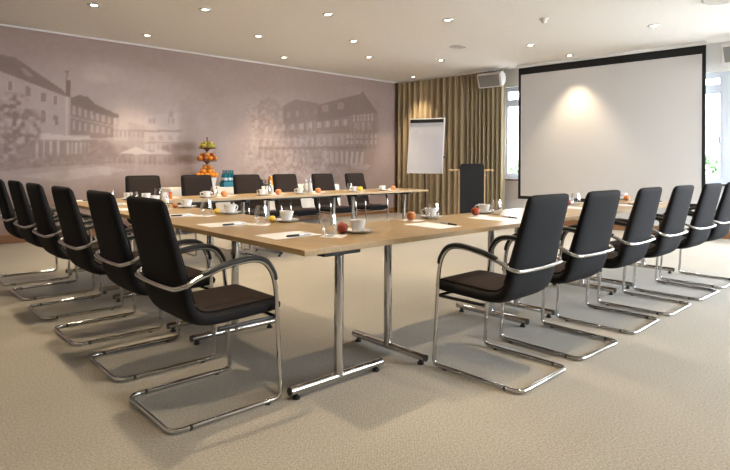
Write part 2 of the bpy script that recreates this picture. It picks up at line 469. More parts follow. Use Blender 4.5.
# sky glow and cloud of the print
blob(110, 100, 95, 40, .60, .55); blob(105, 73, 22, 10, .62, .55, np.clip(nl * 1.4, 0, 1)); blob(95, 78, 14, 6, .62, .5); blob(150, 130, 60, 30, .66, .45); blob(270, 140, 60, 45, .60, .55); blob(320, 92, 50, 14, .52, .5, nl)
# left street: long house, roof, chimney
fill([(-60, 45), (14, 57), (64, 91), (67, 97), (0, 71), (-60, 52)], .20, .8)
fill([(-60, 50), (0, 71), (66, 97), (66, 142), (-60, 145)], .54, .8)
fill([(20, 68), (26, 69), (34, 77), (27, 76)], .48, .7)
for (x, y, w, h) in [(10, 86, 5, 9), (28, 91, 4.5, 9), (43.5, 97, 4.5, 8), (55.5, 100, 4.5, 8), (-14, 80, 6, 11), (43.5, 116, 5, 11), (56, 120, 4, 9), (10, 112, 5, 10)]:
    fill([(x - w / 2 - .8, y - h / 2 - .8), (x + w / 2 + .8, y - h / 2), (x + w / 2 + .8, y + h / 2 + .8), (x - w / 2 - .8, y + h / 2)], .64, .5)
    fill([(x - w / 2, y - h / 2), (x + w / 2, y - h / 2 + .5), (x + w / 2, y + h / 2 + .5), (x - w / 2, y + h / 2)], .26, .75)
fill([(65.5, 80), (70, 80), (70.5, 97), (65.5, 96)], .16, .85); fill([(64, 70), (69, 71), (67.5, 76), (67.5, 80), (66, 80), (66.5, 74)], .20, .7)
fill([(66, 97), (67.5, 97), (67.5, 142), (66, 142)], .70, .6)
# second house, darker, with rows of windows
fill([(70, 98), (80, 95), (88, 97), (95, 104), (119, 115), (119, 120), (70, 106)], .18, .8)
fill([(70, 103), (119, 119), (119, 138), (70, 137)], .30, .8)
rows([(71, 104), (118, 119), (118, 126), (71, 115)], 8, 1, .5, .8, .58, .75)
rows([(71, 119), (118, 129), (118, 136), (71, 131)], 8, 1, .5, .8, .56, .7)
fill([(70, 116), (119, 127), (119, 128.5), (70, 118)], .55, .5)
# awnings and arcade
fill([(36, 132), (70, 136), (82, 139), (60, 141), (32, 139)], .70, .75); fill([(68, 135), (90, 136), (91, 140), (74, 140)], .68, .65)
fill([(32, 140), (92, 140), (92, 156), (32, 158)], .36, .7)
rows([(33, 140), (62, 141), (62, 157), (33, 159)], 4, 1, .3, 1, .68, .7); rows([(66, 141), (91, 141), (91, 154), (66, 156)], 6, 1, .45, .8, .66, .65)
# pale houses in the middle
fill([(113, 118), (130, 117), (146, 121), (146, 142), (113, 140)], .62, .7); fill([(128, 122), (146, 126), (146, 142), (128, 142)], .50, .5)
rows([(114, 130), (145, 132), (145, 138), (114, 137)], 7, 1, .35, 1, .40, .6); fill([(110, 129.5), (146, 130), (146, 131.5), (110, 131)], .36, .5)
fill([(145, 116), (186, 112), (186, 152), (145, 150)], .64, .65)
for x in (151, 170): rows([(x - 3, 118), (x + 5, 118), (x + 5, 124), (x - 3, 124)], 2, 1, .6, .9, .44, .65)
fill([(145, 130), (184, 130), (184, 132), (145, 132)], .34, .65); fill([(170, 111), (172, 111), (174, 117), (168, 117)], .40, .6)
rows([(147, 135), (184, 135), (184, 141), (147, 141)], 4, 1, .55, .8, .46, .5); fill([(145, 142), (188, 142), (188, 143.2), (145, 143.2)], .34, .6)
rows([(147, 144), (184, 144), (184, 152), (147, 152)], 8, 1, .35, 1, .44, .5)
blob(192, 148, 14, 26, .46, .9); blob(188, 120, 10, 22, .46, .8)
# trees and shrubs in front
for (x, y, rx, ry) in [(8, 112, 26, 20), (18, 130, 26, 18), (4, 150, 34, 18), (30, 120, 14, 12), (-30, 120, 30, 40)]: blob(x, y, rx, ry, .33, .75, np.clip(ns * 1.5 - .25, 0, 1)); blob(x + 3, y - 3, rx, ry, .62, .35, np.clip(nm * 2 - 1.1, 0, 1))
for (x, y, rx, ry) in [(60, 160, 22, 8), (95, 148, 18, 9), (88, 160, 16, 8), (115, 152, 16, 8), (150, 160, 30, 6), (175, 148, 14, 5), (178, 165, 14, 9), (180, 156, 12, 4), (20, 168, 30, 6)]: blob(x, y, rx, ry, .32, .7, np.clip(nm * 1.4 - .1, 0, 1))
fill([(119, 153), (136, 147), (153, 153.5), (136, 154.5)], .72, .8); fill([(148, 154), (160, 149), (172, 154)], .70, .6); fill([(135.5, 154), (136.5, 154), (136.5, 172), (135.5, 172)], .62, .6)
rows([(105, 156), (185, 156), (185, 166), (105, 167)], 16, 1, .3, 1, .56, .4)
for (x, y, rx, ry) in [(6, 118, 22, 24), (26, 128, 16, 20), (0, 148, 22, 16), (16, 104, 14, 12)]: blob(x, y, rx, ry, .22, .8, np.clip(ns * 2.6 - 1.1, 0, 1)); blob(x, y, rx, ry, .66, .5, np.clip(nf * 2.6 - 1.5, 0, 1))
for (x, y, rx, ry) in [(52, 162, 26, 10), (92, 160, 22, 8), (100, 147, 14, 8), (20, 164, 30, 8), (120, 158, 16, 6)]: blob(x, y, rx, ry, .26, .7, np.clip(ns * 2.2 - .7, 0, 1)); blob(x, y, rx, ry, .62, .35, np.clip(nf * 2.6 - 1.5, 0, 1))
for (x, y, rx, ry) in [(176, 148, 15, 4), (180, 155, 11, 3), (178, 165, 12, 8)]: blob(x, y, rx, ry, .30, .75, np.clip(ns * 2 - .4, 0, 1))
fill([(66, 160), (69, 160), (69, 176), (66, 176)], .30, .5)
# forecourt
fill([(-60, 178), (30, 168), (120, 163), (190, 166), (190, 215), (-60, 240)], .52, .55); fill([(20, 176), (100, 166), (130, 170), (60, 182)], .62, .45); fill([(99, 167), (110, 166), (111, 175), (99, 175)], .60, .6)
blob(62, 173, 9, 8, .40, .6, nm)
# right-hand half-timbered inn
H2 = np.clip(nm * 1.3, 0, 1)
fill([(258, 105), (268, 97), (276, 100), (282, 108), (320, 104), (320, 152), (258, 160)], .38, .7)
fill([(282, 106), (296, 99), (318, 103), (322, 120), (284, 124)], .30, .75); rows([(284, 112), (320, 108), (320, 114), (284, 119)], 4, 1, .35, .9, .58, .7)
fill([(318, 105), (340, 99), (360, 94), (363, 91), (366, 96), (378, 113), (350, 116), (318, 122)], .26, .8)
fill([(304, 106), (318, 103), (318, 122), (306, 124)], .34, .6)
for (x, y) in [(325, 108.5), (340.5, 106)]: fill([(x - 3, y - 3), (x + 3, y - 4), (x + 3.5, y + 3), (x - 3, y + 3.5)], .60, .75); fill([(x - .3, y - 3), (x + .5, y - 3), (x + .5, y + 3), (x - .3, y + 3)], .34, .7)
fill([(284, 124), (350, 115), (378, 113), (380, 134), (284, 138)], .33, .75); rows([(286, 125), (348, 118), (348, 126), (286, 132)], 7, 1, .42, .8, .55, .65)
fill([(352, 114), (376, 112), (377, 131), (352, 132)], .36, .7); rows([(352, 114), (374, 113), (374, 121), (352, 122)], 6, 2, .5, .75, .60, .65); rows([(354, 122), (372, 122), (372, 130), (354, 130)], 3, 1, .55, .9, .52, .6)
fill([(306, 121), (316, 120), (316, 134), (306, 135)], .48, .5); rows([(306, 121), (316, 120), (316, 133), (306, 134)], 3, 2, .5, .8, .58, .6)
fill([(258, 134), (380, 133), (380, 135.5), (258, 138)], .52, .55)
fill([(345, 134), (378, 133), (378, 146), (345, 146)], .36, .7); rows([(345, 134), (378, 133), (378, 145), (345, 145)], 7, 2, .6, .65, .60, .65)
rows([(262, 128), (306, 124), (306, 133), (262, 136)], 6, 1, .4, .8, .54, .5); rows([(262, 112), (284, 110), (284, 122), (262, 126)], 3, 2, .45, .7, .54, .5)
fill([(290, 147), (376, 146), (372, 170), (318, 166), (290, 168)], .36, .6)
rows([(320, 150), (365, 151), (362, 166), (322, 164)], 9, 1, .38, .85, .58, .65); fill([(350, 163), (372, 165), (366, 170), (352, 168)], .62, .5)
rows([(238, 140), (300, 142), (300, 158), (238, 158)], 11, 1, .4, .9, .62, .4); fill([(236, 138), (305, 139), (305, 141), (236, 140)], .58, .5)
for (x, y, rx, ry) in [(250, 125, 18, 20), (262, 112, 16, 14), (300, 150, 24, 14), (265, 165, 30, 16), (310, 172, 26, 14), (340, 172, 30, 12), (285, 175, 26, 14)]: blob(x, y, rx, ry, .40, .5, ns); blob(x + 4, y + 2, rx, ry, .60, .4, np.clip(nm * 2 - .9, 0, 1))
for (x, y, rx, ry) in [(255, 118, 16, 18), (264, 102, 10, 8), (300, 140, 30, 20), (262, 150, 26, 16), (330, 168, 40, 12), (280, 168, 34, 12), (310, 155, 30, 14)]: blob(x, y, rx, ry, .28, .5, np.clip(ns * 2.2 - 1.0, 0, 1)); blob(x, y, rx, ry, .66, .30, np.clip(nf * 2.4 - 1.3, 0, 1))
fill([(318, 105), (340, 99), (360, 94), (363, 91), (366, 96), (378, 113), (350, 116), (318, 122)], .20, .45); fill([(284, 107), (296, 100), (318, 104), (318, 120), (284, 123)], .22, .4)
fill([(284, 124), (350, 116), (350, 133), (284, 136)], .24, .35); rows([(262, 126), (350, 118), (350, 126), (262, 133)], 10, 1, .4, .8, .62, .5); rows([(262, 137), (345, 136), (345, 145), (262, 147)], 14, 1, .45, .85, .60, .45)
fill([(258, 147), (376, 146), (376, 148.5), (258, 150)], .26, .5); rows([(322, 150), (366, 151), (364, 165), (324, 163)], 8, 1, .42, .9, .66, .5)
for k in range(6): fill([(352 + k * 4.4, 113), (352.8 + k * 4.4, 113), (352.8 + k * 4.4, 150), (352 + k * 4.4, 150)], .24, .6)
blob(238, 130, 14, 30, .46, .6); blob(385, 130, 7, 40, .44, .8)
tone = tone + (ns - .5) * .03 + (nl - .5) * .02
ker = np.array([.25, .5, .25])
ker = np.array([.06, .88, .06])
for ax in (0, 1): tone = np.apply_along_axis(lambda q: np.convolve(np.pad(q, 1, mode='edge'), ker, 'valid'), ax, tone)
tone = np.clip(.42 + (tone - .42) * 1.4, 0, 1)
c0 = np.array([0.14, 0.096, 0.079]); c1 = np.array([0.315, 0.230, 0.203]); c2 = np.array([0.66, 0.56, 0.52])
tt = tone[..., None]
rgb = np.where(tt < .42, c0 + (c1 - c0) * (tt / .42), c1 + (c2 - c1) * ((tt - .42) / .58))
verts = np.stack([UU, np.full_like(UU, VW - .0015), ZZ], -1).reshape(-1, 3)
ii = np.arange(NU * NZ).reshape(NZ, NU)
quads = np.stack([ii[:-1, :-1], ii[:-1, 1:], ii[1:, 1:], ii[1:, :-1]], -1).reshape(-1, 4)
me = bpy.data.meshes.new('mural_print')
me.vertices.add(len(verts)); me.vertices.foreach_set('co', verts.astype(np.float32).ravel())
me.loops.add(len(quads) * 4); me.loops.foreach_set('vertex_index', quads.astype(np.int32).ravel())
me.polygons.add(len(quads)); me.polygons.foreach_set('loop_start', np.arange(0, len(quads) * 4, 4, dtype=np.int32))
me.update(calc_edges=True); me.validate()
ca = me.color_attributes.new('print', 'FLOAT_COLOR', 'POINT')
ca.data.foreach_set('color', np.concatenate([rgb.reshape(-1, 3), np.ones((NU * NZ, 1))], 1).astype(np.float32).ravel())
m, nt, b = new_mat('mural_paper')
at_ = nt.nodes.new('ShaderNodeAttribute'); at_.attribute_name = 'print'
nt.links.new(at_.outputs['Color'], b.inputs['Base Color']); b.inputs['Roughness'].default_value = 0.75
me.materials.append(m)
mo = bpy.data.objects.new('mural_print', me); COL.objects.link(mo); mo.parent = wb
mo['label'] = 'sepia photo wallpaper of old houses and an inn'

# ------------------------------------------------------------------ ceiling lamps
def make_lamp():
    t = thing('ceiling_downlight', '', 'ceiling light')
    MB().lathe([(.040, -.002), (.045, -.006), (.056, -.014), (.074, -.011), (.078, -.0015), (.040, -.002)], 24).obj('trim_ring', 'satin_steel', t)
    MB().lathe([(0, -.004), (.038, -.004), (.038, -.0015), (0, -.0015)], 20).obj('lens', 'lamp_glow', t)
    ld = bpy.data.lights.new('lamp_light', 'SPOT'); ld.energy = LAMP_W; ld.color = LAMP_COL
    ld.spot_size = R(80); ld.spot_blend = 0.75; ld.shadow_soft_size = 0.05
    lo = bpy.data.objects.new('lamp_light', ld); COL.objects.link(lo); lo.location = (0, 0, -.03); lo.parent = t
    return t
lamp = Proto(make_lamp)
LAMPS = [(2.04, 7.05), (4.33, 7.08), (6.60, 7.11), (3.10, 8.17), (5.52, 8.175), (3.10, 6.31), (5.57, 6.35), (7.73, 6.41), (8.78, 8.05),
         (4.34, 5.44), (5.65, 4.57), (7.78, 4.63), (9.00, 4.60), (7.90, 2.84), (3.30, 4.57), (1.10, 4.57), (5.65, 2.84), (3.30, 2.84), (1.10, 2.84), (2.0, 5.44),
         (3.30, 1.0), (1.10, 1.0)]
LAMP_TXT = {0: 'recessed downlight between the mural and the crosswise tables', 1: 'recessed downlight above the walkway between chairs and buffet', 2: 'recessed downlight between the buffet end and the flip chart',
            3: 'recessed downlight beside the mural, above the fruit stand end', 4: 'recessed downlight beside the mural, above the far buffet end', 5: 'recessed downlight above the buffet-side arm near the crosswise tables',
            6: 'recessed downlight above the buffet-side chairs near the flip chart', 7: 'recessed downlight above the space beside the flip chart', 9: 'recessed downlight above the inner edge of the buffet-side tables',
            10: 'recessed downlight above the open middle of the U', 11: 'recessed downlight between the smoke detector and the screen', 13: 'recessed downlight between the smoke detector and the loudspeaker beside the screen'}
for i, (u, v) in enumerate(LAMPS):
    lab = 'small round recessed downlight in the pale ceiling'
    if i == 8: lab = 'small round recessed downlight lighting the curtain above the flip chart'
    if i == 12: lab = 'small round recessed downlight lighting the top of the projection screen'
    lab = LAMP_TXT.get(i, lab)
    lamp.put((u, v, HC), 0, lab, 'recessed ceiling downlights')
def flat_disc(u, v, r, label, name='ceiling_speaker'):
    t = thing(name, label, 'ceiling speaker', (u, v, HC))
    MB().lathe([(r * .9, -.002), (r * .9, -.012), (r * .96, -.014), (r, -.006), (r, -.0015), (r * .9, -.002)], 28).obj('rim', 'sensor_white', t)
    MB().lathe([(0, -.008), (r * .9, -.008), (r * .9, -.0015), (0, -.0015)], 28).obj('grille', 'disc_grey', t)
flat_disc(7.04, 5.486, .14, 'round beige ceiling loudspeaker grille among the downlights')
flat_disc(7.20, 1.86, .20, 'large round ceiling loudspeaker grille on the window side')
t = thing('smoke_detector', 'small domed smoke detector on the ceiling before the screen', 'detector', (6.50, 3.675, HC))
MB().lathe([(0, -.018), (.055, -.018), (.06, -.010), (.06, -.0015), (0, -.0015)], 24).obj('base', 'sensor_white', t)
MB().lathe([(0, -.062), (.022, -.058), (.036, -.040), (.042, -.018), (0, -.018)], 24).obj('dome', 'disc_grey', t)

# ------------------------------------------------------------------ curtains
def curtain(s0, s1, folds, amp, label, matname, seed):
    rnd = random.Random(seed); rows_ = []
    n = folds * 12
    ph = [rnd.uniform(-.5, .5) for _ in range(folds + 2)]; am = [rnd.uniform(.75, 1.2) for _ in range(folds + 2)]
    def path(zf):
        out = []
        for k in range(n + 1):
            q = k / n * folds; i = int(q); fr = q - i
            a_ = am[i] * (1 - fr) + am[i + 1] * fr; p_ = ph[i] * (1 - fr) + ph[i + 1] * fr
            y = math.cos(2 * math.pi * q + p_ * .9) * amp * a_ * (1 + .15 * zf)
            x = s0 + (s1 - s0) * k / n + math.sin(2 * math.pi * q + p_) * amp * .18 * zf
            out.append((x, y))
        return out
    rings = []
    zl = [.012, .4, .9, 1.5, 2.1, 2.6, 2.9, HC - .03]
    for z in zl:
        zf = 1 - z / HC; pf = path(zf)
        ring = [(x, y - .004, z) for x, y in pf] + [(x, y + .004, z) for x, y in reversed(pf)]
        rings.append(ring)
    o = MB().loft(rings).obj('curtain', matname, angle=70)
    # ends of the loft are n-gons: fine, they are the hems
    wall_place(o, 0, -.17, 0); return tag(o, label, 'curtain')
curtain(.05, 1.90, 12, .042, 'long olive-tan curtain in even folds behind the flip chart', 'curtain_cloth', 1)
curtain(1.93, 2.80, 9, .036, 'gathered olive-tan curtain bunched beside the window, behind the lectern', 'curtain_cloth_plain', 2)
tr = MB().box(.03, -.19, HC - .025, 2.90, -.15, HC - .002).obj('trim_2', 'white_paint', smooth=False); wall_place(tr); struct(tr, 'white curtain track on the ceiling', 'trim')

# ------------------------------------------------------------------ projection screen
SS0, SS1, SZ0, SZ1 = 3.125, 6.24, .468, 2.965
t = thing('projection_screen', 'large white projection screen with a black border', 'screen'); wall_place(t, 0, -.20, 0)
MB().box(SS0 + .05, -.004, SZ0 + .06, SS1 - .05, .004, SZ1 - .13).obj('canvas', 'screen_canvas', t, smooth=False)
for nm_, bx in (('border_strip', (SS0, -.006, SZ1 - .13, SS1, .006, SZ1)), ('border_strip', (SS0, -.006, SZ0 + .03, SS1, .006, SZ0 + .06)), ('border_strip', (SS0, -.006, SZ0 + .06, SS0 + .05, .006, SZ1 - .13)), ('border_strip', (SS1 - .05, -.006, SZ0 + .06, SS1, .006, SZ1 - .13))):
    MB().box(*bx).obj(nm_, 'screen_border', t, smooth=False)
MB().tube([(SS0, 0, SZ0 + .016), (SS1, 0, SZ0 + .016)], .016, 10).obj('bottom_bar', 'screen_border', t)
MB().box(SS0 - .01, -.05, SZ1, SS1 + .01, .05, HC - .001).obj('housing', 'white_paint', t, smooth=False)

# ------------------------------------------------------------------ wall loudspeakers
def wall_speaker(s, z, label):
    t = thing('wall_loudspeaker', label, 'loudspeaker', group='loudspeakers on the window wall'); wall_place(t, s, -.34, z)
    L = .25
    prof = [(-.13, .10), (-.10, .135), (-.02, .15), (.06, .12), (.10, .05), (.09, -.03), (.03, -.10), (-.045, -.145), (-.06, -.14)]
    rings = [[(x, y, zz) for (y, zz) in prof] for x in (-L, L)]
    # ends rounded a little
    rings = [[(-L - .012, y * .9, zz * .9) for (y, zz) in prof]] + rings + [[(L + .012, y * .9, zz * .9) for (y, zz) in prof]]
    MB().loft(rings).obj('cabinet', 'sensor_white', t, angle=35)
    n = Vector((-.24, -.07)).normalized()
    a, b_ = Vector((-.132, .088)), Vector((-.066, -.128)); o_ = Vector((-.006, -.002))
    MB().add([(-L + .02, a.x, a.y), (L - .02, a.x, a.y), (L - .035, b_.x, b_.y), (-L + .035, b_.x, b_.y),
              (-L + .02, a.x + o_.x, a.y + o_.y), (L - .02, a.x + o_.x, a.y + o_.y), (L - .035, b_.x + o_.x, b_.y + o_.y), (-L + .035, b_.x + o_.x, b_.y + o_.y)],
             [(0, 1, 2, 3), (7, 6, 5, 4), (0, 4, 5, 1), (1, 5, 6, 2), (2, 6, 7, 3), (3, 7, 4, 0)]).obj('grille', 'grille_grey', t, smooth=False)
    MB().tube([(0.05, .05, .12), (0.05, .14, HC - z - .05), (.05, .2, HC - z - .006)], .014, 8).obj('bracket', 'sensor_white', t)
    MB().lathe([(0, -.012), (.045, -.012), (.05, -.001), (0, -.001)], 16, (.05, .2, HC - z)).obj('ceiling_rose', 'sensor_white', t)
wall_speaker(2.62, 2.775, 'white loudspeaker with grey grille hung beside the curtain')
wall_speaker(6.74, 2.76, 'white loudspeaker with grey grille hung beside the screen, away from the curtain')

# ================================================================== TABLES
TW, TL, TH = .69, 1.405, .735
CU, CV = 1.445, 1.970               # outer corner of the U
def make_table():
    t = thing('conference_table', '', 'table')
    top = MB().box(-TL / 2 + .0006, -TW / 2, TH - .026, TL / 2 - .0006, TW / 2, TH).obj('tabletop', 'oak', t, smooth=False, bevel=.0015)
    for sx in (-1, 1):
        x = sx * (TL / 2 - .175)
        lg = MB().tube([(x, 0, .035), (x, 0, TH - .078)], .024, 16).obj('leg', 'chrome', t)
        ft = MB().tube([(x, -.298, .042), (x, .298, .042)], .021, 14).obj('foot_bar', 'chrome', t)
        for sy in (-1, 1):
            MB().tube([(x, sy * .297, .042), (x, sy * .303, .042)], .0195, 12).obj('end_cap', 'black_plastic', ft)
            MB().lathe([(0, 0), (.019, 0), (.019, .012), (.010, .016), (.010, .03), (0, .03)], 12, (x, sy * .262, 0)).obj('glide', 'black_plastic', ft)
        MB().box(x - .03, -.12, TH - .074, x + .03, .12, TH - .027).obj('bracket', 'black_plastic', t, smooth=False, bevel=.004)
    MB().box(-TL / 2 + .16, -.015, TH - .068, TL / 2 - .16, .015, TH - .030).obj('crossbeam', 'black_plastic', t, smooth=False)
    return t
table = Proto(make_table)
NUMW = ['first', 'second', 'third', 'fourth', 'fifth', 'sixth']
ORD3 = [('nearest the mural', 'in the middle', 'farthest from the mural')]
G = 'oak conference tables joined into a U'
for k in range(3):
    y = CV + TL * (k + .5)
    table.put((CU + TW / 2, y, 0), R(90), 'oak table with chrome T-legs, crosswise row of the U, %s from the mural wall' % NUMW[2 - k], G)
    x = CU + TW + .001 + TL * (k + .5)
    table.put((x, CV + TW / 2, 0), 0, 'oak table with chrome T-legs, long arm away from the mural, %s from the screen' % NUMW[2 - k], G)
    table.put((x, CV + 3 * TL - TW / 2, 0), 0, 'oak table with chrome T-legs, long arm beside the buffet, %s from the flip chart' % NUMW[2 - k], G)
FAR_OUT = CV + 3 * TL

# ================================================================== CHAIRS
def make_chair():
    t = thing('cantilever_chair', '', 'chair')
    #          y      z      half width  half thickness
    key = [(.034, .441, .210, .024), (.014, .442, .220, .034), (-.08, .440, .223, .036), (-.20, .436, .224, .036), (-.30, .434, .225, .036), (-.362, .442, .226, .036),
           (-.405, .470, .226, .035), (-.430, .525, .226, .033), (-.448, .60, .224, .031), (-.478, .72, .218, .028), (-.510, .84, .211, .025), (-.534, .935, .206, .022), (-.540, .962, .198, .014)]
    # resample smoothly
    pts = smoothpath([(k[0], k[1], 0) for k in key], 3); par = smoothpath([(k[2], k[3], 0) for k in key], 3)
    def ring(i, hw, ht, off=0.0, n=24, pw=4.0):
        p = pts[i]; t_ = (pts[min(i + 1, len(pts) - 1)] - pts[max(i - 1, 0)]).normalized()
        nrm = Vector((t_.y, -t_.x, 0))      # towards the sitter
        out = []
        for j in range(n):
            a = 2 * math.pi * (j + .5) / n
            ca, sa = math.cos(a), math.sin(a)
            x = hw * math.copysign(abs(ca) ** (2 / pw), ca); q = ht * math.copysign(abs(sa) ** (2 / 3.0), sa) + off
            out.append((x, p.x + nrm.x * q, p.y + nrm.y * q))
        return out
    split = 19
    def strip(i0, i1, cap0, cap1):
        rings = []
        if cap0: rings.append(ring(i0, par[i0].x - .02, par[i0].y * .45))
        rings += [ring(i, par[i].x, par[i].y) for i in range(i0, i1 + 1)]
        if cap1:
            rr = ring(i1, par[i1].x - .03, par[i1].y * .5); rings.append([(x, y - .002, z + .006) for x, y, z in rr])
        return rings
    MB().loft(strip(0, split, True, False)).obj('seat', 'chair_fabric', t, angle=85)
    MB().loft(strip(split, len(pts) - 1, False, True)).obj('backrest', 'chair_fabric', t, angle=85)
    # inset cushion panels (the lighter, browner cloth facing the sitter)
    nrm_sign = 1
    def pad(i0, i1):
        rings = []
        for i in range(i0, i1 + 1):
            e = 0.6 if i in (i0, i1) else 1
            rings.append(ring(i, par[i].x - .030, .007 * e, off=par[i].y - .002, n=16, pw=8))
        return rings
    MB().loft(pad(2, split)).obj('seat_cushion', 'cushion_fabric', t, angle=60)
    MB().loft(pad(split + 1, len(pts) - 3)).obj('back_cushion', 'cushion_fabric', t, angle=60)
    r = .0112; W = .245
    # runner: front foot - back - across - forward
    z0 = r + .002
    run = fillet([(-W, -.045, z0), (-W, -.520, z0), (W, -.520, z0), (W, -.045, z0)], .06, 6)
    MB().tube(run, r, 10).obj('runner', 'chrome', t)
    for sx in (-1, 1):
        leg = fillet([(sx * W, -.050, z0), (sx * W, .016, z0), (sx * W, -.008, .42)], .045, 5)[:-1]
        leg += smoothpath([(sx * W, -.008, .40), (sx * W, -.016, .52), (sx * W, -.034, .60), (sx * W, -.072, .655), (sx * W, -.125, .678), (sx * W, -.20, .678), (sx * W, -.30, .662), (sx * W, -.40, .632), (sx * (W + .002), -.44, .616)], 4)
        MB().tube(leg, r, 10).obj('leg', 'chrome', t)
        arm = smoothpath([(sx * W, -.020, .575), (sx * W, -.030, .612), (sx * W, -.068, .664), (sx * W, -.125, .6865), (sx * W, -.20, .6865), (sx * W, -.30, .6705), (sx * W, -.385, .645)], 4)
        ar = MB().tube(arm, [.0125] + [.0142] * (len(arm) - 2) + [.0115], 10).obj('armrest_pad', 'black_plastic', t)
        MB().tube([(sx * W, -.43, z0), (sx * W, -.442, z0)], r + .0012, 10).obj('joint_ring', 'black_plastic', t)
        MB().lathe([(0, 0), (.014, 0), (.014, .004), (0, .004)], 10, (sx * W, -.06, 0)).obj('glide', 'black_plastic', t)
    band = smoothpath([(-W - .002, -.436, .6175), (-W, -.462, .606), (-.224, -.486, .597), (-.18, -.4955, .592), (0, -.497, .588), (.18, -.4955, .592), (.224, -.486, .597), (W, -.462, .606), (W + .002, -.436, .6175)], 4)
    MB().tube(band, r, 10).obj('back_band', 'chrome', t)
    MB().tube([(-W, -.008, .395), (W, -.008, .395)], .010, 8).obj('crossbar', 'chrome', t)
    MB().tube([(-W + .02, -.30, .393), (-W + .02, -.012, .393)], .009, 8).obj('seat_support', 'black_plastic', t)
    MB().tube([(W - .02, -.30, .393), (W - .02, -.012, .393)], .009, 8).obj('seat_support', 'black_plastic', t)
    return t
chair = Proto(make_chair)
L_V = [2.43, 3.135, 3.88, 4.62, 5.36, 6.06]
R_U = [2.585, 3.265, 3.97, 4.635, 5.34, 6.00]
F_U = [2.50, 3.19, 3.92, 4.57, 5.27, 5.95]
rj = random.Random(11)
for i, v in enumerate(L_V):
    chair.put(((1.452 if i == 0 else 1.468) + rj.uniform(-.008, .008), v, 0), -R(90) + R(rj.uniform(-1.5, 1.5)), 'black cantilever armchair at the crosswise table row, %s from the mural wall' % NUMW[5 - i], 'black armchairs around the U of tables')
for i, u in enumerate(R_U):
    chair.put((u, 1.975 + rj.uniform(-.008, .008), 0), R(rj.uniform(-1.5, 1.5)), 'black cantilever armchair at the long arm away from the mural, %s from the screen' % NUMW[5 - i], 'black armchairs around the U of tables')
for i, u in enumerate(F_U):
    chair.put((u, FAR_OUT + .02, 0), R(180) + R(rj.uniform(-2, 2)), 'black cantilever armchair between table and buffet, %s from the flip chart' % NUMW[5 - i], 'black armchairs around the U of tables')

# ================================================================== PLACE SETTINGS
def make_cup():
    t = thing('coffee_cup', '', 'cup')
    MB().lathe([(0, .004), (.022, .004), (.024, 0), (.027, .002), (.034, .022), (.041, .052), (.0425, .060), (.0405, .060), (.038, .050), (.031, .022), (.022, .010), (0, .009)], 22).obj('bowl', 'ceramic', t)
    MB().tube(smoothpath([(.036, 0, .048), (.055, 0, .050), (.062, 0, .038), (.052, 0, .020), (.032, 0, .016)], 4), .0038, 8).obj('handle', 'ceramic', t)
    return t
def make_saucer():
    o = MB().lathe([(0, .002), (.034, .002), (.036, 0), (.040, .001), (.072, .013), (.0745, .0155), (.071, .0155), (.040, .005), (.030, .0045), (0, .0045)], 28).obj('saucer', 'ceramic')
    return tag(o, '', 'saucer')
def make_glass():
    o = MB().lathe([(0, 0), (.026, 0), (.034, .006), (.043, .030), (.044, .045), (.040, .080), (.034, .116), (.0328, .116), (.0385, .080), (.0425, .045), (.041, .030), (.030, .012), (0, .011)], 24).obj('water_glass', 'drinking_glass')
    return tag(o, '', 'glass')
def make_paper():
    o = MB().box(-.105, -.1485, 0, .105, .1485, .002).obj('writing_pad', 'paper', smooth=False)
    return tag(o, '', 'paper')
def make_pen():
    t = thing('ballpoint_pen', '', 'pen')
    MB().tube([(0, -.068, .0055), (0, -.062, .0055), (0, .0, .0055)], [.0015, .0045, .005], 10).obj('barrel', 'black_plastic', t)
    MB().tube([(0, .0, .0055), (0, .060, .0055), (0, .068, .0055)], [.0052, .0045, .003], 10).obj('upper_barrel', 'satin_steel', t)
    MB().box(-.0012, .03, .0095, .0012, .066, .0115).obj('clip', 'satin_steel', t, smooth=False)
    return t
def make_napkin():
    o = MB().box(-.06, -.06, 0, .06, .06, .0022).obj('napkin', 'napkin', smooth=False)
    return tag(o, '', 'napkin')
def make_apple(matname):
    def fn():
        t = thing('apple', '', 'apple')
        r = .036
        prof = [(0, .006)]
        for k in range(0, 13):
            a = -math.pi / 2 + math.pi * (k + 1) / 14.5
            prof.append((r * math.cos(a) ** .85 * (1.02 + .06 * math.sin(a)), r * .95 + r * .95 * math.sin(a)))
        prof += [(.012, r * 1.80), (.004, r * 1.68), (0, r * 1.66)]
        prof[1] = (prof[1][0], 0.0)
        MB().lathe(prof, 20).obj('flesh', matname, t)
        MB().tube([(0, 0, r * 1.64), (.002, .001, r * 1.85), (.005, .002, r * 2.05)], .0014, 6).obj('stem', 'fruit_stem', t)
        return t
    return Proto(fn)
cup, saucer, glass, pad_, pen, napkin = [Proto(fn) for fn in (make_cup, make_saucer, make_glass, make_paper, make_pen, make_napkin)]
apples = {'red': make_apple('apple_red'), 'orange': make_apple('apple_orange'), 'yellow': make_apple('apple_yellow')}
AW = {'red': 'red apple', 'orange': 'orange-red apple', 'yellow': 'yellow apple'}

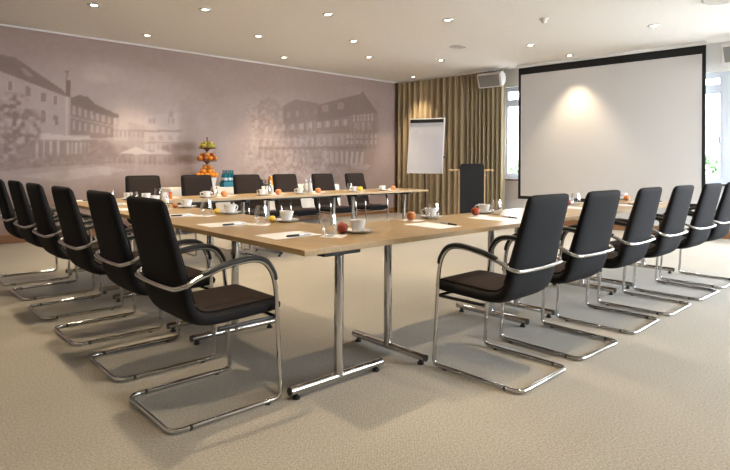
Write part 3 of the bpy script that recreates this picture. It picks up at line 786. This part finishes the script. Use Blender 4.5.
def setting(row, i, ox, oy, ang, lay, col, place):
    """seat frame: origin on the table edge in front of the sitter, +y onto the table, +x to the sitter's right"""
    ca, sa = math.cos(ang), math.sin(ang)
    def W(x, y, z=0): return (ox + ca * x - sa * y, oy + sa * x + ca * y, TH + z)
    j = lambda a=.008: rj.uniform(-a, a)
    if 'pad' in lay: pad_.put(W(*lay['pad']), ang + R(rj.uniform(-4, 4)), 'white writing pad at the ' + place, 'writing pads')
    if 'pen' in lay: pen.put(W(*lay['pen'], .0022), ang + R(lay.get('pen_a', 0) + rj.uniform(-5, 5)), 'black ballpoint pen, ' + place, 'ballpoint pens', scale=1.2)
    if 'nap' in lay: napkin.put(W(*lay['nap']), ang + R(lay.get('nap_a', 20) + rj.uniform(-8, 8)), 'white paper napkin under the glass, ' + place, 'paper napkins')
    if 'glass' in lay: glass.put(W(*lay['glass'], .0024 if 'nap' in lay else 0.0002), ang, 'clear stemless water glass at the ' + place, 'water glasses')
    if 'cup' in lay:
        saucer.put(W(*lay['cup']), ang, 'round white saucer at the ' + place, 'saucers', scale=1.12)
        cup.put(W(*lay['cup'], .0054), ang + R(rj.uniform(90, 200)), 'white coffee cup on a saucer, ' + place, 'coffee cups', scale=1.12)
    if 'apple' in lay and col: apples[col].put(W(*lay['apple'], lay.get('apple_z', 0.0002)), ang + rj.uniform(0, 6), AW[col] + ' at the ' + place, 'apples at the places', scale=lay.get('apple_s', 0.9))

PL = lambda i: '%s place from the mural wall, crosswise table row' % NUMW[5 - i]
PR = lambda i: '%s place from screen, long arm away from mural' % NUMW[5 - i]
PF = lambda i: '%s place from the flip chart, buffet side' % NUMW[5 - i]
for i, v in enumerate(L_V):
    lay = dict(pad=(0.0, .245), pen=(.085, .255), nap=(.195 if i == 0 else .15, .40), nap_a=35, glass=(.18 if i == 0 else .14, .385 if i == 0 else .42), cup=(.165 if i == 0 else .12, .60 if i == 0 else .625), apple=(.135 if i == 0 else .085, .51 if i == 0 else .535), apple_s=.9 if i == 0 else .64)
    vv = [2.455, 3.145, 3.90, 4.66, 5.36, 6.02][i]
    if i == 5: lay = dict(pad=(0, .245), pen=(.085, .255), glass=(.14, .42), nap=(.15, .40), cup=(.12, .60))
    setting('L', i, CU, vv, -R(90), lay, ['red', 'yellow', 'yellow', 'orange', 'red', None][i], PL(i))
for i, u in enumerate(R_U):
    lay = dict(pad=(.055, .285), pen=(.15, .23), pen_a=-8, nap=(.19, .575), nap_a=10, glass=(.345, .53), cup=(.40, .605), apple=(.165, .565), apple_z=.0026)
    lay['nap'] = (.215, .572); lay['glass'] = (.325, .505); lay['cup'] = (.405, .595)
    if i == 1: lay.update(nap=(.19, .50), glass=(.33, .455), cup=(.34, .575), apple=(.125, .50), pad=(.04, .29), pen=(.155, .23))
    if i > 1: lay.update(nap=(.22, .53), glass=(.33, .50), cup=(.37, .59), apple=(.24, .535))
    if i == 5: lay.update(cup=(.27, .60), apple=(.12, .50)); lay.pop('glass')
    if 'glass' in lay:
        g = lay.pop('glass'); nap_ = lay.pop('nap')
        setting('R', i, u, CV, 0, dict(glass=g), None, PR(i))
        napkin.put((u + nap_[0] - .03, CV + nap_[1], TH + .0021 if False else TH + .0001), R(8), 'white paper napkin under the apple, ' + PR(i), 'paper napkins')
    else: lay.pop('nap', None); lay['apple_z'] = .0002
    lay['apple'] = (lay['apple'][0], lay['apple'][1])
    setting('R', i, u, CV, 0, lay, ['orange', 'red', 'orange', 'red', 'red', 'orange'][i], PR(i))
FV = FAR_OUT - .42
for i, (cx, gx, ax, col) in enumerate([(146, 158, None, None), (206.6, 213.8, 224.3, 'orange'), (262.5, 268, 278.4, 'orange'), (300, None, 318, 'orange'), (354.5, 349.5, 360.2, 'yellow'), (382.5, None, 393, 'orange')]):
    pl = PF(i)
    uc = u_at(cx, FV - .05)
    saucer.put((uc, FV - .05, TH), 0, 'round white saucer at the ' + pl, 'saucers')
    cup.put((uc, FV - .05, TH + .0054), R(rj.uniform(120, 230)), 'white coffee cup on a saucer, ' + pl, 'coffee cups')
    if gx:
        ug = u_at(gx, FV + .10); glass.put((ug, FV + .10, TH + .0002), 0, 'clear stemless water glass at the ' + pl, 'water glasses')
    if ax:
        ua = u_at(ax, FV - .12)
        napkin.put((ua - .02, FV - .12, TH), R(10), 'white paper napkin under the apple, ' + pl, 'paper napkins')
        apples[col].put((ua, FV - .12, TH + .0024), rj.uniform(0, 6), AW[col] + ' at the ' + pl, 'apples at the places', scale=1.05)
    pad_.put((F_U[i], FAR_OUT - .19, TH), R(rj.uniform(-3, 3)), 'white writing pad at the ' + pl, 'writing pads')

# small clear bottles standing together on the far table arm
def make_flask():
    t = thing('glass_bottle', '', 'bottle')
    MB().lathe([(0, 0), (.030, 0), (.033, .006), (.033, .075), (.026, .105), (.013, .125), (.012, .155), (0, .155)], 18).obj('body', 'flask_glass', t)
    MB().lathe([(0, .155), (.014, .155), (.014, .175), (0, .176)], 14).obj('cap', 'satin_steel', t)
    return t
mat('flask_glass', (0.75, 0.74, 0.70), 0.1, trans=0.5)
flask = Proto(make_flask)
for k, (x, dv, sc) in enumerate([(305.5, .08, 1.0), (309.8, .16, 1.05), (270.5, .20, .95)]):
    vv = FV + dv
    flask.put((u_at(x, vv), vv, TH), 0, ['small clear glass bottle at the fourth chair behind the long table, left of its pair', 'small clear glass bottle with steel cap, taller one of the pair', 'small clear glass bottle standing alone in front of the juice carafe'][k], 'small glass bottles', scale=sc)
bpy.data.objects[flask.root.name]['label'] = 'small clear glass bottle with steel cap, shorter one of the pair'
# preserve jar and milk jug at the corner of the tables
vj = FAR_OUT - .36
t = thing('jam_jar', 'small jam jar with a red lid at the table corner', 'jar', (u_at(169.5, vj), vj, TH))
MB().lathe([(0, 0), (.026, 0), (.030, .005), (.030, .045), (.025, .052), (0, .052)], 18).obj('body', 'jam', t)
MB().lathe([(0, .052), (.029, .052), (.029, .068), (0, .069)], 18).obj('lid', 'red_lid', t)
t = thing('milk_jug', 'small white porcelain milk jug beside the jam jar', 'jug', (u_at(164, vj - .02), vj - .02, TH))
MB().lathe([(0, .002), (.024, .002), (.026, 0), (.032, .02), (.030, .045), (.024, .058), (.027, .070), (.0255, .070), (.022, .058), (.026, .04), (0, .01)], 18).obj('body', 'ceramic', t)
MB().tube(smoothpath([(.026, 0, .060), (.046, 0, .055), (.044, 0, .028), (.030, 0, .022)], 4), .0035, 8).obj('handle', 'ceramic', t)

# ================================================================== BUFFET BY THE MURAL WALL
BV0, BV1, BH = 8.22, 8.84, .725
bu0, bu1 = u_at(170.5, BV0), u_at(338.5, BV0)
t = thing('buffet_table', 'long buffet table against the mural wall', 'table', ((bu0 + bu1) / 2, (BV0 + BV1) / 2, 0))
hl = (bu1 - bu0) / 2; hd = (BV1 - BV0) / 2
MB().box(-hl + .02, -hd + .02, BH - .03, hl - .02, hd - .02, BH - .006).obj('tabletop', 'oak', t, smooth=False)
for sx in (-1, 0, 1):
    for sy in (-1, 1): MB().tube([(sx * (hl - .1), sy * (hd - .08), 0), (sx * (hl - .1), sy * (hd - .08), BH - .03)], .02, 10).obj('leg', 'chrome', t)
# cloth: top plus hanging skirt with soft waves
cl = MB(); n = 120; rnd = random.Random(5)
per = []
for k in range(n): per.append((-hl + 2 * hl * k / n, -hd))
for k in range(24): per.append((hl, -hd + 2 * hd * k / 24))
for k in range(n): per.append((hl - 2 * hl * k / n, hd))
for k in range(24): per.append((-hl, hd - 2 * hd * k / 24))
def cring(z, out, wav):
    r_ = []
    for k, (x, y) in enumerate(per):
        w_ = out + wav * math.sin(k * .9) + wav * .6 * math.sin(k * .37 + 1)
        nx = 0 if -hl < x < hl else (1 if x > 0 else -1); ny = 0 if -hd < y < hd else (1 if y > 0 else -1)
        if ny > 0: w_ = min(w_, .012)
        r_.append((x + nx * w_, y + ny * w_, z))
    return r_
cl.loft([cring(.305, .012, .010), cring(.5, .010, .007), cring(BH - .02, .004, .001), cring(BH, -.004, 0)], cap=False)
cl.f.append(tuple(range(3 * len(per), 4 * len(per))))
tcl = cl.obj('tablecloth', 'table_linen', angle=50); tcl.location = t.location
tag(tcl, 'white tablecloth hanging over the buffet table', 'tablecloth')

# fruit stand
FSV = 8.45
fx, _, _ = on_v(207, 170, FSV); 
px = lambda y: on_v(207, y, FSV)[2]
t = thing('fruit_stand', 'three-tier fruit stand on the buffet table', 'fruit stand', (fx, FSV, BH + .002))
MB().lathe([(0, 0), (.13, 0), (.135, .004), (.16, .150), (.165, .158), (.155, .158), (.128, .012), (0, .010)], 28).obj('bottom_bowl', 'ceramic', t)
zr = [px(y) - BH for y in (161.5, 149.0, 137.5)]
MB().tube([(0, 0, .01), (0, 0, zr[2] - .02)], .007, 8).obj('stem', 'brass_dark', t)
for z, r_ in ((zr[0], .175), (zr[1], .145)):
    MB().lathe([(0, -.045), (.02, -.04), (.045, -.012), (.05, -.004), (r_ - .02, 0), (r_, .012), (r_ - .006, .014), (r_ - .022, .006), (.05, .004), (0, .004)], 26, (0, 0, z)).obj('tray', 'brass_dark', t)
MB().lathe([(0, 0), (.010, .004), (.014, .014), (.008, .024), (.004, .034), (0, .038)], 12, (0, 0, zr[2] - .025)).obj('finial', 'brass_dark', t)
def make_round(matname, nm_, cat, r):
    def fn():
        prof = [(0, -r)] + [(r * math.cos(-math.pi / 2 + math.pi * k / 10), r * math.sin(-math.pi / 2 + math.pi * k / 10) * .95) for k in range(1, 10)] + [(0, r * .92)]
        t_ = thing(nm_, '', cat)
        MB().lathe(prof, 14).obj('flesh', matname, t_)
        MB().lathe([(0, r * .90), (.004, r * .91), (.004, r * .97), (0, r * .98)], 6).obj('stem', 'fruit_stem', t_)
        return t_
    return Proto(fn)
orange = make_round('orange_peel', 'orange', 'orange', .040); man = make_round('plum_red', 'nectarine', 'nectarine', .036); mano = make_round('orange_peel', 'mandarin', 'mandarin', .036); pearp = make_round('pear_green', 'green_plum', 'plum', .031); yel = make_round('apple_yellow', 'yellow_plum', 'plum', .030)
def pile(lst, z, ring_defs, label, group):
    k = 0
    for (n_, rad, dz) in ring_defs:
        for q in range(n_):
            a = 2 * math.pi * (q + .3 * dz * 10) / n_ + .2
            p = lst[k % len(lst)]; k += 1
            p.put((fx + rad * math.cos(a), FSV + rad * math.sin(a), BH + z + dz), rj.uniform(0, 6), label[lst.index(p)], group)
pile([orange], .158, [(11, .146, .044), (6, .084, .102), (3, .048, .172)], ['orange heaped in the bottom bowl of the fruit stand'], 'oranges in the bottom bowl')
pile([man, mano], zr[0] + .004, [(10, .130, .052), (4, .054, .044), (5, .088, .108)], ['red nectarine on the middle tray of the fruit stand', 'mandarin on the middle tray of the fruit stand'], 'fruit on the middle tray')
pile([pearp, yel], zr[1] + .004, [(9, .104, .046), (3, .040, .038), (4, .070, .094)], ['green plum on the top tray of the fruit stand', 'yellow plum on the top tray of the fruit stand'], 'fruit on the top tray')

# crate of teal water bottles
BC = 8.42
bx0, bx1 = u_at(221.8, BC), u_at(234, BC); cxm = (bx0 + bx1) / 2; bw = (bx1 - bx0)
t = thing('bottle_crate', 'low teal bottle carrier on the buffet table', 'crate', (cxm, BC, BH + .001))
hw = bw / 2; hdv = bw / 3
cb = MB().box(-hw, -hdv, 0, hw, hdv, .008)
cb.obj('floor_panel', 'teal_crate', t, smooth=False)
for bx in ((-hw, -hdv, .008, hw, -hdv + .006, .085), (-hw, hdv - .006, .008, hw, hdv, .085), (-hw, -hdv + .006, .008, -hw + .006, hdv - .006, .085), (hw - .006, -hdv + .006, .008, hw, hdv - .006, .085)):
    MB().box(*bx).obj('side_panel', 'teal_crate', t, smooth=False)
br_ = (hw - .008) / 3
def make_bottle():
    t_ = thing('water_bottle', '', 'bottle')
    MB().lathe([(0, 0), (br_ * .85, 0), (br_ * .95, .01), (br_ * .95, .15), (br_ * .75, .185), (br_ * .36, .225), (br_ * .33, .255), (0, .255)], 18).obj('body', 'teal_glass', t_)
    MB().lathe([(br_ * .97, .10), (br_ * .97, .145), (br_ * .955, .145), (br_ * .955, .10), (br_ * .97, .10)], 18).obj('label_band', 'bottle_label', t_)
    MB().lathe([(0, .255), (br_ * .4, .255), (br_ * .4, .272), (0, .273)], 12).obj('cap', 'teal_crate', t_)
    return t_
wbot = Proto(make_bottle)
for a in (-1, 0, 1):
    for b_ in (-1, 1):
        wbot.put((cxm + a * br_ * 2, BC + b_ * (hdv - .006) / 2, BH + .0095), 0, 'teal glass water bottle in the %s row of the bottle carrier' % ('front' if b_ < 0 else 'rear'), 'water bottles in the carrier')
# black tray with coffee pot, juice carafe
tx = u_at(260, 8.45)
t = thing('serving_tray', 'flat black serving tray on the buffet', 'tray', (tx, 8.45, BH + .001))
MB().lathe([(0, 0), (.15, 0), (.165, .018), (.160, .018), (.146, .005), (0, .005)], 28).obj('dish', 'black_plastic', t)
t = thing('coffee_pot', 'squat black coffee pot on the serving tray', 'coffee pot', (tx - .02, 8.45, BH + .0065))
MB().lathe([(0, 0), (.062, 0), (.07, .01), (.066, .07), (.05, .105), (0, .108)], 22).obj('body', 'black_plastic', t)
MB().lathe([(0, .108), (.048, .108), (.042, .120), (.012, .126), (.012, .140), (0, .142)], 18).obj('lid', 'black_plastic', t)
MB().tube(smoothpath([(.05, -.02, .09), (.10, -.04, .095), (.105, -.042, .05), (.06, -.025, .03)], 4), .007, 8).obj('handle', 'black_plastic', t)
MB().tube([(-.055, .02, .06), (-.085, .03, .085), (-.10, .035, .10)], [.013, .010, .008], 8).obj('spout', 'black_plastic', t)
jx = u_at(270.5, 8.40)
t = thing('juice_carafe', 'glass carafe of orange juice on the buffet', 'carafe', (jx, 8.40, BH + .001))
MB().lathe([(0, 0), (.045, 0), (.048, .006), (.046, .10), (.032, .15), (.030, .165), (0, .165)], 20).obj('juice', 'juice', t)
MB().lathe([(.030, .165), (.029, .18), (.036, .205), (.034, .205), (.027, .18), (.028, .165)], 20).obj('neck', 'drinking_glass', t)

# ================================================================== FLIP CHART, LECTERN
fd = 9.9; k_ = (424.5 - 365) / FPX
fpos = (fd * (FW[0] + k_ * RT[0]), fd * (FW[1] + k_ * RT[1]))
t = thing('flip_chart', 'flip chart easel with a blank paper pad before the curtain', 'flip chart', (fpos[0], fpos[1], 0), math.atan2(-.94, -.42) * 0 + math.atan2(-.42, -.94) + R(90))
# local -y faces the tables
lean = R(9); hh = 1.02; zb = .955; hw = .335
def tilt(x, y, h): return (x, y * math.cos(lean) + h * math.sin(lean), zb + h * math.cos(lean) - y * math.sin(lean) * -1 * 0)
def tbox(x0, y0, h0, x1, y1, h1):
    return MB().add([tilt(*p) for p in [(x0,y0,h0),(x1,y0,h0),(x1,y1,h0),(x0,y1,h0),(x0,y0,h1),(x1,y0,h1),(x1,y1,h1),(x0,y1,h1)]],
                    [(3,2,1,0),(4,5,6,7),(0,1,5,4),(1,2,6,5),(2,3,7,6),(3,0,4,7)])
tbox(-hw, -.010, 0, hw, .010, hh).obj('board', 'white_paint', t, smooth=False)
tbox(-hw + .012, -.020, .01, hw - .012, -.0105, hh - .07).obj('paper_pad', 'flip_paper', t, smooth=False)
tbox(-hw + .02, -.028, hh - .085, hw - .02, -.0105, hh - .02).obj('clamp_bar', 'black_plastic', t, smooth=False)
MB().tube([tilt(0, .024, .5), tilt(0, .024, -.02), (0, .06, .75), (0, .06, .10)], .016, 10).obj('post', 'black_plastic', t)
MB().tube([(0, .06, .12), (0, .06, .06)], .03, 12).obj('hub', 'black_plastic', t)
for q in range(5):
    a = 2 * math.pi * q / 5 + .3
    lg = MB().tube([(0, .06, .09), (.30 * math.cos(a), .06 + .30 * math.sin(a), .05)], [.018, .012], 8).obj('leg', 'black_plastic', t)
    MB().lathe([(0, 0), (.02, 0), (.022, .03), (.012, .045), (0, .046)], 10, (.29 * math.cos(a), .06 + .29 * math.sin(a), 0)).obj('caster', 'black_plastic', lg)
MB().tube([tilt(hw, .0, .30), tilt(hw + .03, .0, .30)], .014, 8).obj('knob', 'black_plastic', t)

ld_ = 9.5; k_ = (472 - 365) / FPX
lpos = (ld_ * (FW[0] + k_ * RT[0]), ld_ * (FW[1] + k_ * RT[1]))
t = thing('lectern', 'lectern with a black rounded front panel and oak shelf', 'lectern', (lpos[0], lpos[1], 0), math.atan2(-.66, -.75) + R(90))
pw, ptop = .205, 1.135
out = [(-pw, .02)] + [(pw, .02)] + [(pw - .05 + .05 * math.cos(a), ptop - .05 + .05 * math.sin(a)) for a in [R(q) for q in range(0, 91, 15)]] + [(-pw + .05 - .05 * math.sin(a), ptop - .05 + .05 * math.cos(a)) for a in [R(q) for q in range(0, 91, 15)]]
MB().loft([[(x, -.012, z) for x, z in out], [(x, .012, z) for x, z in out]]).obj('front_panel', 'black_felt', t)
for sx in (-1, 1): MB().box(sx * (pw + .012) - .011, -.006, .02, sx * (pw + .012) + .011, .30, 1.005).obj('side_panel', 'lectern_wood', t, smooth=False, bevel=.002)
MB().box(-.38, .013, 1.006, .38, .36, 1.032).obj('shelf', 'lectern_wood', t, smooth=False, bevel=.003)
MB().box(-.23, .014, .10, .23, .28, .12).obj('lower_shelf', 'lectern_wood', t, smooth=False, bevel=.002)
MB().box(-.26, -.04, 0, .26, .36, .02).obj('base_plate', 'black_plastic', t, smooth=False, bevel=.003)
MB().lathe([(0, 0), (.010, 0), (.010, .012), (0, .012)], 10, (pw + .03, .02, .93)).obj('knob', 'satin_steel', t)

# ================================================================== OUTDOORS (seen in slivers through the windows)
o = MB().box(-12, -25, -.5, 40, 30, -.45).obj('pavement', 'outdoor_paving', smooth=False); struct(o, 'grey paving outdoors', 'ground')
t = thing('neighbouring_house', 'pale house across the street seen through the windows', 'building', (19.5, 5.5, -.45))
MB().box(0, -9, 0, 6, 9, 7.0).obj('wall', 'facade', t, smooth=False)
MB().add([(-.4, -9.4, 7.0), (6.4, -9.4, 7.0), (6.4, 9.4, 7.0), (-.4, 9.4, 7.0), (3, -9.4, 10.5), (3, 9.4, 10.5)], [(0, 3, 5, 4), (1, 4, 5, 2), (0, 4, 1), (3, 2, 5), (0, 1, 2, 3)]).obj('roof', 'roof_slate', t, smooth=False)
for zz in (1.2, 4.2):
    for k in range(8):
        y = -7.9 + k * 2.25
        w_ = MB().box(-.05, y - .55, zz, .01, y + .55, zz + 1.6).obj('window', 'window_frame_white', t, smooth=False)
        for sy in (-1, 1): MB().box(-.062, y + sy * .26 - .22, zz + .08, -.051, y + sy * .26 + .22, zz + 1.52).obj('pane', 'facade_pane', w_, smooth=False)
def shrub(u, v, h, rad, label, seed):
    t_ = thing('garden_shrub', label, 'shrub', (u, v, -.45), group='shrubs outside the windows')
    rnd_ = random.Random(seed); mb_ = MB()
    for k in range(1500):
        a = rnd_.uniform(0, 6.283); el = rnd_.uniform(-1, 1); q = rnd_.uniform(.55, 1) ** .5
        cx, cy, cz = rad * q * math.cos(a) * math.sqrt(1 - el * el), rad * q * math.sin(a) * math.sqrt(1 - el * el), h * .55 + h * .42 * q * el
        d1 = Vector((rnd_.gauss(0, 1), rnd_.gauss(0, 1), rnd_.gauss(0, 1))).normalized() * .06; d2 = d1.cross(Vector((rnd_.gauss(0, 1), rnd_.gauss(0, 1), rnd_.gauss(0, 1)))).normalized() * .03
        c_ = Vector((cx, cy, cz)); mb_.add([c_ - d1, c_ + d2, c_ + d1, c_ - d2], [(0, 1, 2, 3)])
    fo = mb_.obj('foliage', 'leaf', t_, smooth=False); fo['kind'] = 'stuff'
    for k in range(3):
        a = k * 2.1
        MB().tube([(0.03 * math.cos(a), .03 * math.sin(a), 0), (.1 * math.cos(a), .1 * math.sin(a), h * .3), (rad * .5 * math.cos(a), rad * .5 * math.sin(a), h * .75)], [.035, .025, .01], 6).obj('branch', 'bark', t_)
shrub(12.6, 7.35, 1.9, .75, 'leafy shrub outside the window beside the curtain', 3)
shrub(13.3, 8.9, 1.7, .7, 'leafy shrub outside, hidden partly by the curtain', 5)
shrub(12.2, 3.4, 1.85, .75, 'leafy shrub outside the window beyond the screen', 4)
shrub(12.6, 1.6, 1.7, .7, 'leafy shrub outside the window beneath the far loudspeaker', 6)
